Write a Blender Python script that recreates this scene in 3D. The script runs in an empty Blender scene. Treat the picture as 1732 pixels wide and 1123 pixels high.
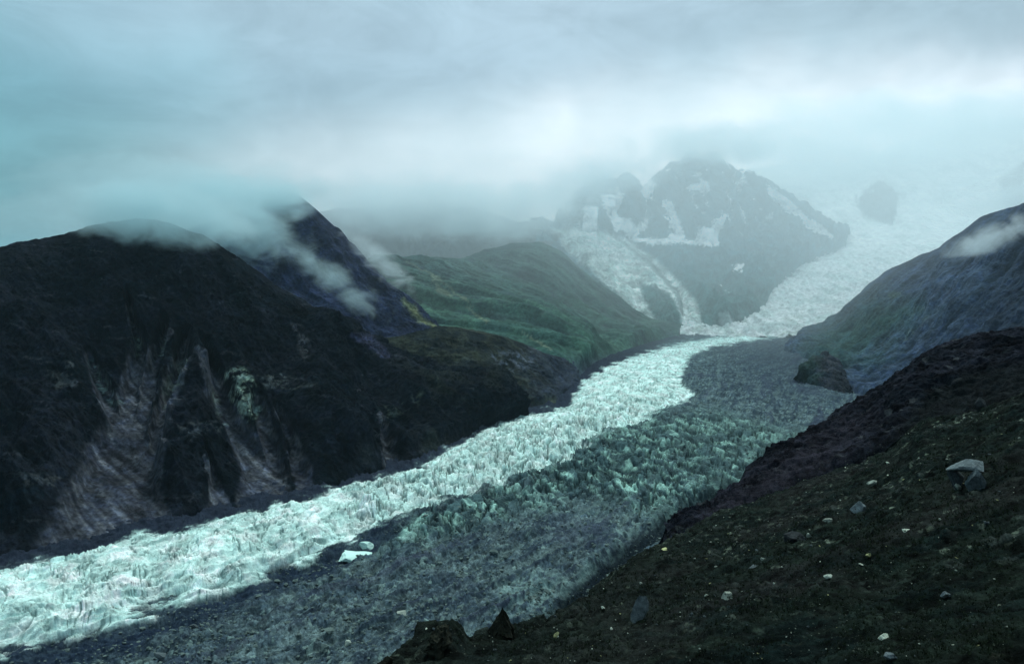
import bpy, bmesh, math, random
import numpy as np
from mathutils import Vector
rng = np.random.default_rng(7); random.seed(7)
SC = bpy.context.scene
COL = SC.collection
# ---------------------------------------------------------------- camera
CZ = 360.0                       # camera height above the valley floor
FPX, CX, CY = 1347.0, 866.0, 561.5   # 28 mm lens in photograph pixels
PITCH = math.atan((561.5-460.0)/FPX)
cam = bpy.data.cameras.new('camera'); cam.lens = 28; cam.sensor_width = 36
cam.clip_start = 0.5; cam.clip_end = 60000
camo = bpy.data.objects.new('camera', cam); COL.objects.link(camo)
camo.location = (0, 0, CZ); camo.rotation_euler = (math.pi/2-PITCH, 0, 0)
SC.camera = camo
# ---------------------------------------------------------------- render set-up
SC.view_settings.view_transform = 'Standard'; SC.view_settings.look = 'None'
SC.view_settings.exposure = 0.5; SC.view_settings.gamma = 1.0
SC.cycles.max_bounces = 6; SC.cycles.diffuse_bounces = 2; SC.cycles.glossy_bounces = 2
SC.cycles.volume_bounces = 4; SC.cycles.transparent_max_bounces = 8
SC.cycles.volume_step_rate = 0.4; SC.cycles.volume_max_steps = 256
SC.cycles.use_denoising = True
# ---------------------------------------------------------------- sun (veiled, ahead and a little right)
SUN_AZ, SUN_EL = math.radians(14), math.radians(57)
sl = bpy.data.lights.new('sun', 'SUN'); sl.energy = 1.5; sl.angle = math.radians(12)
sl.color = (.90, 1.0, .94)
so = bpy.data.objects.new('sun', sl); COL.objects.link(so)
sd = Vector((math.sin(SUN_AZ)*math.cos(SUN_EL), math.cos(SUN_AZ)*math.cos(SUN_EL), math.sin(SUN_EL)))
so.rotation_euler = sd.to_track_quat('Z', 'Y').to_euler(); so.location = (0, 0, 3000)

# ---------------------------------------------------------------- node helper
class NB:
    def __init__(s, tree): s.t = tree; s.n = tree.nodes; s.l = tree.links
    def new(s, typ, **kw):
        n = s.n.new(typ)
        for k, v in kw.items(): setattr(n, k, v)
        return n
    def put(s, sock, v):
        if isinstance(v, bpy.types.NodeSocket): s.l.new(v, sock)
        else: sock.default_value = v
    def m(s, op, a, b=0.0, c=None, clamp=False):
        n = s.new('ShaderNodeMath', operation=op, use_clamp=clamp)
        s.put(n.inputs[0], a); s.put(n.inputs[1], b)
        if c is not None: s.put(n.inputs[2], c)
        return n.outputs[0]
    def vm(s, op, a, b=(0, 0, 0)):
        n = s.new('ShaderNodeVectorMath', operation=op)
        s.put(n.inputs[0], a); s.put(n.inputs[1], b)
        return n.outputs['Value'] if op in ('LENGTH', 'DOT_PRODUCT') else n.outputs[0]
    def mix(s, f, a, b, blend='MIX'):
        n = s.new('ShaderNodeMix', data_type='RGBA', blend_type=blend)
        s.put(n.inputs[0], f)
        s.put(n.inputs[6], a if isinstance(a, bpy.types.NodeSocket) else tuple(a)+(1,)*(4-len(a)))
        s.put(n.inputs[7], b if isinstance(b, bpy.types.NodeSocket) else tuple(b)+(1,)*(4-len(b)))
        return n.outputs[2]
    def noise(s, vec, scale, detail=5, rough=0.55, dist=0.0):
        n = s.new('ShaderNodeTexNoise'); s.l.new(vec, n.inputs['Vector'])
        n.inputs['Scale'].default_value = scale; n.inputs['Detail'].default_value = detail
        n.inputs['Roughness'].default_value = rough; n.inputs['Distortion'].default_value = dist
        return n.outputs['Fac']
    def ramp(s, v, lo, hi, a=0.0, b=1.0, smooth=True):
        n = s.new('ShaderNodeMapRange'); n.interpolation_type = 'SMOOTHSTEP' if smooth else 'LINEAR'
        s.put(n.inputs[0], v)
        for i, x in zip((1, 2, 3, 4), (lo, hi, a, b)): s.put(n.inputs[i], x)
        return n.outputs[0]

# ---------------------------------------------------------------- sky: Nishita veiled by an overcast cloud layer
w = bpy.data.worlds.new('World'); SC.world = w; w.use_nodes = True
b = NB(w.node_tree); b.n.clear()
SKYS = 0.1
sky = b.new('ShaderNodeTexSky', sky_type='NISHITA'); sky.sun_disc = False
sky.sun_elevation = SUN_EL; sky.sun_rotation = SUN_AZ
tc = b.new('ShaderNodeTexCoord'); d = tc.outputs['Generated']
sep = b.new('ShaderNodeSeparateXYZ'); b.l.new(d, sep.inputs[0])
sx, sy, sz = sep.outputs
warp = b.m('MULTIPLY', b.m('SUBTRACT', b.noise(d, 3.2, 4, .55), .5), .20)
warp2 = b.m('MULTIPLY', b.m('SUBTRACT', b.noise(b.vm('ADD', d, (5, 3, 1)), 4.0, 4, .55), .5), .12)
az = b.m('ADD', b.m('ARCTAN2', sx, sy), warp)
el = b.m('ADD', b.m('ARCSINE', sz), warp2)
def blob(u, v, ru, rv, tilt=0.0):
    du = b.m('SUBTRACT', az, u); dv = b.m('SUBTRACT', el, v)
    c, s_ = math.cos(tilt), math.sin(tilt)
    p = b.m('DIVIDE', b.m('ADD', b.m('MULTIPLY', du, c), b.m('MULTIPLY', dv, s_)), ru)
    q = b.m('DIVIDE', b.m('SUBTRACT', b.m('MULTIPLY', dv, c), b.m('MULTIPLY', du, s_)), rv)
    r2 = b.m('ADD', b.m('MULTIPLY', p, p), b.m('MULTIPLY', q, q))
    return b.m('POWER', 2.71828, b.m('MULTIPLY', r2, -1.0))
def A(px, py): return math.atan((px-866)/FPX), math.atan((460-py)/FPX)
cl = b.mix(b.ramp(az, -.62, .10), (0.135, .33, .40), (.33, .45, .53))
cl = b.mix(b.m('MULTIPLY', blob(*A(150, 330), .36, .07), .75), cl, (.10, .285, .32))
cl = b.mix(b.m('MULTIPLY', blob(*A(480, 60), .38, .09), .7), cl, (.36, .485, .57))
cl = b.mix(b.m('MULTIPLY', blob(*A(1480, 105), .30, .050, -.05), .7), cl, (.27, .39, .45))
cl = b.mix(b.m('MULTIPLY', blob(*A(1000, 290), .22, .06, .25), .8), cl, (.95, 1.0, 1.02))
cl = b.mix(blob(*A(1380, 322), .42, .068, .02), cl, (3.6, 3.1, 3.0))
streak = b.noise(b.vm('MULTIPLY', d, (3.0, 3.0, 6.5)), 1.6, 7, .6, .3)
cl = b.mix(1.0, cl, b.mix(b.ramp(streak, .25, .75), (.91, .91, .92), (1.13, 1.12, 1.12)), 'MULTIPLY')
fine = b.noise(b.vm('MULTIPLY', d, (1, 1, 2.4)), 7, 8, .62, .8)
cl = b.mix(1.0, cl, b.mix(b.ramp(fine, .3, .7), (.90, .90, .90), (1.09, 1.09, 1.09)), 'MULTIPLY')
cl = b.mix(b.ramp(sz, .40, .85), cl, (.86, 1.02, 1.05))          # brighter overhead, as under any overcast
cl = b.mix(b.ramp(sy, .35, -.3), cl, (.20, .30, .36))          # heavy cloud behind the camera
cl = b.mix(b.ramp(sz, .0, -.25), cl, (.03, .05, .06))
cl = b.mix(1.0, cl, (.89/SKYS, .89/SKYS, .89/SKYS), 'MULTIPLY')
fin = b.mix(.96, sky.outputs[0], cl)
bg = b.new('ShaderNodeBackground'); bg.inputs[1].default_value = SKYS; b.l.new(fin, bg.inputs[0])
out = b.new('ShaderNodeOutputWorld'); b.l.new(bg.outputs[0], out.inputs[0])

# ================================================================ numpy helpers
_perm = rng.permutation(256); _perm = np.concatenate([_perm]*3)
_g = rng.normal(size=(256, 3)); _g /= np.linalg.norm(_g, axis=1)[:, None]; _g = _g.astype(np.float32)
from concurrent.futures import ThreadPoolExecutor
_pool = ThreadPoolExecutor(4)
def noise3(P):
    P = np.asarray(P, np.float64)
    if len(P) < 20000: return _noise3(P)
    return np.concatenate(list(_pool.map(_noise3, np.array_split(P, 8))))
def _noise3(P):
    i = np.floor(P).astype(np.int64); f = (P-i).astype(np.float32); i &= 255
    u = f*f*f*(f*(f*6-15)+10); r = 0
    for dx in (0, 1):
        for dy in (0, 1):
            for dz in (0, 1):
                h = _perm[_perm[_perm[(i[:, 0]+dx) & 255]+((i[:, 1]+dy) & 255)]+((i[:, 2]+dz) & 255)]
                g = _g[h]
                dt = g[:, 0]*(f[:, 0]-dx)+g[:, 1]*(f[:, 1]-dy)+g[:, 2]*(f[:, 2]-dz)
                wt = (u[:, 0] if dx else 1-u[:, 0])*(u[:, 1] if dy else 1-u[:, 1])*(u[:, 2] if dz else 1-u[:, 2])
                r = r+wt*dt
    return r*1.6
def fbm(P, o=5, gain=.5, ridged=False):
    a = 1.0; s = 0; t = 0; P = np.array(P, float)
    for k in range(o):
        n = noise3(P)
        if ridged: n = 1-2*np.abs(n)
        s = s+a*n; t += a; a *= gain; P = P*2.03+17.3
    return s/t
def S3(X, Y, Z, sx, sy=None, sz=None):
    sy = sy or sx; sz = sz or sx
    return np.stack([X/sx, Y/sy, Z/sz], 1)
def worley(U, V, seed=0):
    iu = np.floor(U).astype(np.int64); iv = np.floor(V).astype(np.int64)
    f1 = np.full(U.shape, 9.0); f2 = f1.copy(); idn = np.zeros(U.shape)
    for du in (-1, 0, 1):
        for dv in (-1, 0, 1):
            a = iu+du; c = iv+dv
            h = _perm[_perm[(a+seed) & 255]+(c & 255)]
            h2 = _perm[h+71]
            dd = np.hypot(a+.1+.8*h/255-U, c+.1+.8*h2/255-V)
            near = dd < f1
            f2 = np.where(near, f1, np.minimum(f2, dd)); idn = np.where(near, _perm[h2+33]/255, idn)
            f1 = np.minimum(f1, dd)
    return f1, f2, idn
def ss(x, a, b_):
    t = np.clip((x-a)/(b_-a), 0, 1); return t*t*(3-2*t)
cp, sp = math.cos(PITCH), math.sin(PITCH)
def unproj(px, py, D):
    """photograph pixel + forward distance -> world point"""
    px = np.asarray(px, float); py = np.asarray(py, float); D = np.asarray(D, float)
    cx = (px-CX)/FPX; cy = -(py-CY)/FPX
    dy = cp+cy*sp; dz = -sp+cy*cp
    return np.stack([cx/dy*D, D+0*px, CZ+dz/dy*D], -1)
def proj(P):
    x = P[:, 0]; y = P[:, 1]; z = P[:, 2]-CZ
    f = y*cp-z*sp; u = y*sp+z*cp; f = np.maximum(f, .1)
    return CX+FPX*x/f, CY-FPX*u/f
GS = 0.035
def gz(x, y): return GS*y                # valley floor, rising up-valley
def on_plane(px, py, dz=0.0):
    d = unproj(px, py, np.ones(np.shape(px)))
    t = (CZ-dz)/(GS-(d[..., 2]-CZ)); return unproj(px, py, t)
def seg_dist(px, py, pts):
    best = np.full(px.shape, 1e9); wd = np.ones(px.shape)
    for (x0, y0, *w0), (x1, y1, *w1) in zip(pts[:-1], pts[1:]):
        vx, vy = x1-x0, y1-y0; L = vx*vx+vy*vy+1e-9
        t = np.clip(((px-x0)*vx+(py-y0)*vy)/L, 0, 1)
        dd = np.hypot(px-x0-t*vx, py-y0-t*vy)
        wv = (w0[0]*(1-t)+w1[0]*t) if w0 else 1.0
        k = dd/wv < best/wd; best = np.where(k, dd, best); wd = np.where(k, wv, wd)
    return best, wd
def poly_sd(px, py, poly):
    d_, _ = seg_dist(px, py, [p[:2] for p in poly]+[poly[0][:2]])
    ins = np.zeros(px.shape, bool)
    n = len(poly)
    for k in range(n):
        x0, y0 = poly[k][:2]; x1, y1 = poly[(k+1) % n][:2]
        if y0 == y1: continue
        c = ((y0 > py) != (y1 > py)) & (px < (x1-x0)*(py-y0)/(y1-y0)+x0); ins ^= c
    return np.where(ins, d_, -d_)
def pm(px, py, poly, soft=6): return ss(poly_sd(px, py, poly), -soft, soft)
def lm(px, py, pts, soft=.5):
    d_, w_ = seg_dist(px, py, pts); return 1-ss(d_/w_, 1-soft, 1+soft)
def blendc(c, m, col): return c*(1-m[:, None])+np.array(col)[None]*m[:, None]

# ================================================================ object helpers
def tag(o, label=None, cat=None, group=None, kind=None):
    if label: o['label'] = label
    if cat: o['category'] = cat
    if group: o['group'] = group
    if kind: o['kind'] = kind
    return o
def mesh_obj(name, V, F, mat, cols=None, smooth=True, parent=None):
    me = bpy.data.meshes.new(name)
    V = np.asarray(V, np.float32); F = np.asarray(F, np.int32)
    me.vertices.add(len(V)); me.vertices.foreach_set('co', V.ravel())
    k = F.shape[1]
    me.loops.add(F.size); me.loops.foreach_set('vertex_index', F.ravel())
    me.polygons.add(len(F)); me.polygons.foreach_set('loop_start', np.arange(0, F.size, k, dtype=np.int32))
    me.update(calc_edges=True)
    if cols is not None:
        at = me.color_attributes.new('Col', 'FLOAT_COLOR', 'POINT')
        at.data.foreach_set('color', np.concatenate([np.clip(cols, 0, 1), np.ones((len(V), 1))], 1).astype(np.float32).ravel())
    me.polygons.foreach_set('use_smooth', np.full(len(F), smooth, bool))
    me.materials.append(mat); o = bpy.data.objects.new(name, me); COL.objects.link(o); o.parent = parent
    return o
def gridF(nr, nc):
    i = np.arange(nr*nc).reshape(nr, nc)
    return np.stack([i[:-1, :-1], i[:-1, 1:], i[1:, 1:], i[1:, :-1]], -1).reshape(-1, 4)
def grid_normals(G):
    du = np.gradient(G, axis=1); dv = np.gradient(G, axis=0)
    n = np.cross(du, dv); n /= np.linalg.norm(n, axis=2)[..., None]+1e-9
    s = np.sign(n[..., 2].mean()); return n*(s if s else 1)
def loft(rows, nc, nrs, back=(), foot=False):
    """rows: lists of (px, py, D) in order base -> crest; back: (dy, dz) offsets beyond the crest"""
    W = []
    t = np.linspace(0, 1, nc)
    for q, r in enumerate(rows):
        r = np.array(r, float)
        if q == 0 and foot:
            k = on_plane(r[:, 0], r[:, 1], 0); r[:, 2] = k[:, 1]
        tt = (r[:, 0]-r[0, 0])/(r[-1, 0]-r[0, 0])
        W.append(unproj(np.interp(t, tt, r[:, 0]), np.interp(t, tt, r[:, 1]), np.interp(t, tt, r[:, 2])))
    out = []; n = len(W)
    if foot:
        for s_ in (2, 1): out.append(W[0]+np.array([0, -6.0*s_, -14.0*s_]))
    for k in range(n-1):
        p1, p2 = W[k], W[k+1]; p0 = W[k-1] if k else 2*p1-p2; p3 = W[k+2] if k+2 < n else 2*p2-p1
        for s in np.linspace(0, 1, nrs[k], endpoint=(k == n-2)):
            out.append(.5*(2*p1+(p2-p0)*s+(2*p0-5*p1+4*p2-p3)*s*s+(3*p1-p0-3*p2+p3)*s**3))
    crest = len(out)-1
    last = out[-1]
    for (bx, by, bz, m) in back:
        for s in np.linspace(0, 1, m+1)[1:]: out.append(last+np.array([bx, by, bz])*s)
        last = out[-1]
    return np.array(out), crest

# ================================================================ materials
def terrain_mat(name, s1, bump=1.0, bscale=None, rough=1.0, spec=.03, lo=.55, hi=1.5, aniso=(1, 1, 1), tint=None, f2=(.65, 1.4)):
    m = bpy.data.materials.new(name); m.use_nodes = True; b = NB(m.node_tree); b.n.clear()
    g = b.new('ShaderNodeNewGeometry'); P = b.vm('MULTIPLY', g.outputs['Position'], aniso)
    at = b.new('ShaderNodeVertexColor'); at.layer_name = 'Col'
    n1 = b.noise(P, s1, 8, .62, .2); n2 = b.noise(P, s1*7, 6, .65)
    f = b.m('MULTIPLY', b.ramp(n1, .3, .7, lo, hi), b.ramp(n2, .3, .7, f2[0], f2[1]))
    c = b.vm('SCALE', at.outputs[0]); b.l.new(f, c.node.inputs['Scale'])
    if tint:
        n3 = b.noise(b.vm('ADD', P, (91, 7, 3)), s1*2.2, 5, .6)
        c = b.mix(b.ramp(n3, .42, .68), c, b.mix(1.0, c, tint, 'MULTIPLY'))
    bs = b.new('ShaderNodeBsdfPrincipled'); b.l.new(c, bs.inputs['Base Color'])
    bs.inputs['Roughness'].default_value = rough; bs.inputs['Specular IOR Level'].default_value = spec
    bp = b.new('ShaderNodeBump'); bp.inputs['Strength'].default_value = .9
    bp.inputs['Distance'].default_value = bump
    h = b.m('ADD', b.noise(P, bscale or s1*3, 9, .68), b.m('MULTIPLY', n2, .5)); b.l.new(h, bp.inputs['Height'])
    b.l.new(bp.outputs[0], bs.inputs['Normal'])
    o = b.new('ShaderNodeOutputMaterial'); b.l.new(bs.outputs[0], o.inputs[0]); return m
M_far = terrain_mat('far_rock', .012, 12, .03)
M_mtn = terrain_mat('dark_schist', .02, 5, .05, tint=(.9, 1.0, 1.25))
M_green = terrain_mat('alpine_turf', .012, 6, .03, lo=.6, hi=1.4)
M_ice = terrain_mat('glacier_surface', .07, 2.2, .18, rough=1.0, spec=.02, lo=.80, hi=1.20, f2=(.84, 1.16))
M_near = terrain_mat('near_turf_and_soil', .55, .30, 2.2, lo=.35, hi=1.9, tint=(1.0, 1.05, .95))
M_spur = terrain_mat('scree', .09, 1.4, .4, tint=(1.0, .98, 1.0))
M_snow = terrain_mat('snowfield', .006, 10, .012, rough=.7, lo=.9, hi=1.08)

# ================================================================ valley floor + glacier
ground = mesh_obj('ground', [(-9000, -800, -60), (9000, -800, -60), (9000, 9400, -60), (-9000, 9400, -60)], [[0, 1, 2, 3]], M_far,
                  np.full((4, 3), .03))
tag(ground, kind='structure')

WHITE_UP = [(-400, 1060), (-150, 1005), (0, 968), (110, 945), (220, 915), (330, 893), (430, 868), (560, 835), (650, 808), (720, 790), (760, 760), (800, 738),
            (870, 708), (925, 696), (962, 686), (972, 665), (985, 645), (1030, 618), (1080, 600), (1150, 580), (1210, 570), (1280, 563), (1400, 552)]
WHITE_LO = [(1400, 560), (1300, 574), (1210, 588), (1175, 600), (1160, 620), (1150, 645), (1172, 668), (1165, 682), (1110, 702), (1075, 725), (1000, 745), (965, 790), (880, 820), (850, 822),
            (800, 838), (700, 868), (620, 902), (540, 946), (470, 965), (400, 998), (300, 1018), (230, 1048), (130, 1083), (0, 1105), (-150, 1150), (-400, 1260)]
WHITE = WHITE_UP+WHITE_LO
FLOW = [(-900, 1180), (-400, 1050), (0, 950), (230, 900), (430, 850), (650, 786), (760, 735), (880, 680), (960, 640), (1010, 605), (1080, 585), (1200, 560), (1350, 548)]
SEMI = [(700, 880), (800, 842), (870, 818), (960, 770), (1000, 738), (1075, 722), (1120, 700), (1230, 705), (1330, 735), (1400, 745), (1420, 790), (1250, 860), (1120, 880),
        (1000, 850), (900, 870), (800, 900), (650, 940)]
nA, nD = 1500, 860
azg = np.linspace(math.atan((-520-CX)/FPX), math.atan((1760-CX)/FPX), nA)
inv = np.linspace(1/470, 1/3900, nD)
TA = np.tan(azg)
Yg = (1/inv)[:, None]*np.ones(nA)[None]; Xg = Yg*TA[None]
X = Xg.ravel(); Y = Yg.ravel(); P0 = np.stack([X, Y, gz(X, Y)], 1)
px, py = proj(P0)
def seg_param(x, y, pts):
    best = np.full(x.shape, 1e9); al = np.zeros(x.shape); L0 = 0.0
    for (x0, y0), (x1, y1) in zip(pts[:-1], pts[1:]):
        vx, vy = x1-x0, y1-y0; L = math.hypot(vx, vy); t = np.clip(((x-x0)*vx+(y-y0)*vy)/(L*L), 0, 1)
        dd = np.hypot(x-x0-t*vx, y-y0-t*vy); k = dd < best; best = np.where(k, dd, best); al = np.where(k, L0+t*L, al); L0 += L
    return best, al
_fl = on_plane(np.array([p[0] for p in FLOW], float), np.array([p[1] for p in FLOW], float))[:, :2]
ACR, ALO = seg_param(X, Y, [tuple(q) for q in _fl])
# ragged edges
flw = fbm(S3(X, Y, X*0+131, 90), 4)*16
streak = fbm(np.stack([(ACR+flw)/8, ALO/170, X*0+3], 1), 4, .6); strk2 = fbm(np.stack([(ACR+flw)/26, ALO/420, X*0+9], 1), 4, .55)
wn = fbm(S3(X, Y, X*0, 45), 5); wn2 = fbm(S3(X, Y, X*0+9, 45), 5)
sc = 1000/np.maximum(Y, 300)
pxw = px+wn*34*sc; pyw = py+wn2*20*sc
sdW = poly_sd(pxw, pyw, WHITE)+(streak*16+strk2*8)*sc
mW = ss(sdW, -2, 5); edgeW = ss(sdW, -2, 30*1.0)
mS = pm(pxw, pyw, SEMI, 26)*(1-mW)
# serac blocks: cells stretched toward the viewer, warped
wx = fbm(S3(X, Y, X*0+3, 70), 3)*20; wy = fbm(S3(X, Y, X*0+5, 70), 3)*26
def ridg(sx_, sy_, k, o=4, p=1.6, g=.55):
    n = fbm(S3(X+wx, Y+wy, X*0+k, sx_, sy_), o, g, ridged=True); return np.clip(n*.5+.5, 0, 1)**p
rid = ridg(38, 60, 2, 5); fine_r = ridg(11, 17, 7, 4); blade = ridg(19, 44, 11, 4, 1.2)
sh = .35*Y                                             # crevasses run obliquely across the flow
rift = 1-ss(np.abs(fbm(S3(X+wx*2+.25*Y, Y+wy*2, X*0+21, 16, 52), 3)), .0, .075)
rift2 = 1-ss(np.abs(fbm(S3(X+wx*2-.3*Y, Y+wy*2, X*0+31, 30, 36), 3)), .0, .05)
band = fbm(S3(X*.86+Y*.5+wx, -X*.5+Y*.86+wy, X*0+41, 90, 22), 4, .5, ridged=True)
lump = fbm(S3(X, Y, X*0, 60), 4)
deb = fbm(S3(X, Y, X*0+4, 34), 6, .62); debr = fbm(S3(X+wx, Y+wy, X*0+8, 40, 90), 5, .6, ridged=True)
serz = lm(px, py, [(640, 850, 40), (800, 790, 60), (940, 770, 90), (1100, 760, 90), (1230, 780, 90)], .6)   # the broken, crevassed reach
flw = fbm(S3(X, Y, X*0+131, 90), 4)*16
streak = fbm(np.stack([(ACR+flw)/8, ALO/170, X*0+3], 1), 4, .6)          # bands drawn out along the flow
strk2 = fbm(np.stack([(ACR+flw)/26, ALO/420, X*0+9], 1), 4, .55)
trans = fbm(np.stack([(ACR+flw)/60, (ALO+.7*ACR+wx*1.4)/15, X*0+13], 1), 4, .55, ridged=True)   # crevasses across it
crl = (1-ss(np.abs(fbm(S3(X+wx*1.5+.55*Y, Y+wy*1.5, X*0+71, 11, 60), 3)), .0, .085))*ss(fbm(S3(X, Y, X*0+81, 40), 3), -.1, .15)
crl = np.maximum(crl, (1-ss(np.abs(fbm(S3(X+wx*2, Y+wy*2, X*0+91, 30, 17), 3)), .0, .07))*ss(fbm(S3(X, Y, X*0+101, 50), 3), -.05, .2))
crk = np.clip(rift+.7*rift2, 0, 1)*ss(fbm(S3(X, Y, X*0+51, 70), 3)+.25*serz, -.15, .2)
hW = mW*(1+6*edgeW)+mW*(.12+.88*ss(sdW, 0, 46))*(lump*8+rid*9*(1+.6*serz)+fine_r*2.6+blade*5*serz+band*1.5*(1-serz)+np.clip(trans, -.3, 1)*4.5+streak*4-crk*(3.5+9*serz)-crl*2.0)
hS = mS*(np.clip(trans, -.3, 1)*5+streak*3+rid*9+blade*5+fine_r*.8+lump*12-crk*8)
hD = (1-mW)*(1-mS)*(streak*5+strk2*9+np.clip(trans, -.2, 1)*3+deb*7+debr*5+fine_r*1.2+fbm(S3(X, Y, X*0+1, 8), 4, .65)*2.2+(ridg(20, 30, 61)-.3)*5*ss(lump, 0, .3))
TRO = [(-200, 1190, 50), (0, 1130, 34), (230, 1075, 34), (330, 1035, 30), (450, 990, 26), (560, 955, 22), (640, 915, 14), (720, 880, 9), (800, 848, 6), (900, 838, 4)]
tro = lm(pxw, pyw, TRO, .8)*(1-mW)
TRO2 = [(940, 1040, 10), (962, 1014, 13), (1020, 966, 14), (1082, 916, 14), (1142, 884, 13), (1200, 858, 13), (1240, 838, 8)]  # dip where the ice meets the slope; its shade is painted further down
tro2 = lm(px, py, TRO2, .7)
LAT = [(-300, 1015, 30), (0, 945, 26), (220, 892, 24), (430, 848, 22), (650, 786, 22), (760, 738, 24), (880, 690, 18), (950, 665, 26), (1000, 620, 22), (1100, 585, 10)]
lat = lm(pxw, pyw, LAT, .7)*(1-mW)
H = hW+hS+hD-tro*7-tro2*13-lat*4
fall = ss(Y, 3000, 3600)
Z = gz(X, Y)+H*(1-.4*fall)
crack = 1-crk
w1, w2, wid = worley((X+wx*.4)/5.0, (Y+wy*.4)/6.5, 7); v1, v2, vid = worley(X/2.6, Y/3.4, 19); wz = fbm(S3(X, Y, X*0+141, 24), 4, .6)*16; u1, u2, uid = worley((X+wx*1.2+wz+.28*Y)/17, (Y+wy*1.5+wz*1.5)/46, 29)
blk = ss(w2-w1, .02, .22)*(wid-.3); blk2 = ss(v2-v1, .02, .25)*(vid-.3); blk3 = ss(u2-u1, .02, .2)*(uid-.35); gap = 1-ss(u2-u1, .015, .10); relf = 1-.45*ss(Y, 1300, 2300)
Z = gz(X, Y)+(Z-gz(X, Y))*relf-gap*(mS*9+mW*serz*7)*relf+(1-mW)*(blk*1.9+blk2*.7+blk3*2.5*mS+blk3*1.6)*(1-.4*fall)+mW*(blk*1.2+blk3*2.0)*ss(sdW, 0, 40)
# albedo
n_a = fbm(S3(X, Y, X*0, 30), 6, .6); n_b = fbm(S3(X+wx, Y+wy, X*0, 8, 14), 4, .6); n_c = fbm(S3(X, Y, X*0+30, 160), 4)
ice = np.array([.60, .84, .79]); wht = np.array([.84, .95, .92])
c = ice[None]*(1-ss(n_a+n_b*.25, -.15, .35))[:, None]+wht[None]*ss(n_a+n_b*.25, -.15, .35)[:, None]
grit = ss(-n_b*.6-n_a*.7, .20, .5)[:, None]
far_w = ss(Y, 1500, 2300)[:, None]
c = c*(1-grit*.45)+np.array([.07, .14, .14])*grit*.45
c = blendc(c, ss(streak, .12, .42)*.50, (.13, .26, .25)); c = blendc(c, ss(strk2, .15, .5)*.30, (.20, .36, .34)); c = blendc(c, ss(-trans, .15, .6)*.45, (.12, .25, .24))
c = blendc(c, gap*serz*.8, (.04, .09, .09))  # crevasse shade painted dark into the ice colour
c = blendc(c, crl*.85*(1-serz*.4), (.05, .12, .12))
grit_shade = crk*.8; c = blendc(c, grit_shade*(.5+.4*serz), (.06, .13, .13))  # grit in the cracks plus their shade, painted as dark albedo
c = blendc(c, serz*ss(n_a+n_b, .05, .4)*.5, (.16, .32, .28))
c = blendc(c, ss(14-sdW, 0, 14)*ss(n_b+n_c, -.1, .3)*.5, (.18, .34, .32))
c = c*(1-far_w*.06)*(1.0+.10*blk+.42*blk3)[:, None]
dg = np.array([.034, .055, .070]); dg2 = np.array([.090, .132, .138])
cd = dg[None]*(1-ss(n_a, -.3, .35))[:, None]+dg2[None]*ss(n_a, -.3, .35)[:, None]
n_s = fbm(S3(X, Y, X*0+121, 5), 3, .7); cd = cd*(1+.6*np.clip(n_s, -.7, .9)+1.3*blk+1.0*blk2+.7*blk3)[:, None]*.98
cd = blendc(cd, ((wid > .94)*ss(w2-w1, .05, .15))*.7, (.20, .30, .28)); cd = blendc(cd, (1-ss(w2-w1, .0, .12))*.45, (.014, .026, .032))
cd = blendc(cd, ss(streak, .05, .3)*.75, (.026, .040, .062)); cd = blendc(cd, ss(-streak, .1, .35)*.55, (.13, .19, .18)); cd = blendc(cd, ss(strk2, .1, .4)*.5, (.045, .055, .095))
cd = blendc(cd, ss(n_s+n_c*.3, .36, .6)*.6, (.17, .25, .23)); cd = blendc(cd, ss(-n_b, .2, .4)*.5, (.018, .034, .045)); cd = blendc(cd, ss(n_c, .1, .5)*.5, (.05, .065, .10))
cd = blendc(cd, tro*.85, (.016, .028, .052)); cd = blendc(cd, lat*.9, (.020, .026, .045)); cd = blendc(cd, ss(n_b+n_a*.5, -.25, .2)*np.maximum(pm(pxw, pyw, [(850, 985), (930, 975), (955, 1000), (940, 1040), (870, 1050), (840, 1020)], 14), lm(pxw, pyw, [(950, 995, 10), (1010, 950, 10), (1075, 900, 9), (1140, 868, 12), (1190, 845, 14)], .7))*.75, (.19, .30, .29))
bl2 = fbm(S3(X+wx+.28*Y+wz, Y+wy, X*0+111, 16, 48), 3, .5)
cs = np.array([.035, .065, .070])[None]*(1-ss(bl2+n_c*.5, -.12, .38))[:, None]+np.array([.19, .33, .29])[None]*ss(bl2+n_c*.5, -.12, .38)[:, None]  # lit ice blades painted as bright streaks over a dark base
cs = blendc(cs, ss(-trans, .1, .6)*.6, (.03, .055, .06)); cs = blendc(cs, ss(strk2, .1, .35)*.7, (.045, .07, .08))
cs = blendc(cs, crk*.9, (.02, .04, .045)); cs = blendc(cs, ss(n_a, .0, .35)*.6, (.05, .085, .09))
cs = cs*(1.15+.6*blk+1.3*blk3+.35*blk2)[:, None]; cs = blendc(cs, gap*.85, (.016, .034, .038))  # gaps darkened too: painted crevasse shade, like the rifts above
right_f = ss(px, 1050, 1300); cs = blendc(cs, right_f*.45, (.085, .135, .135))
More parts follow.
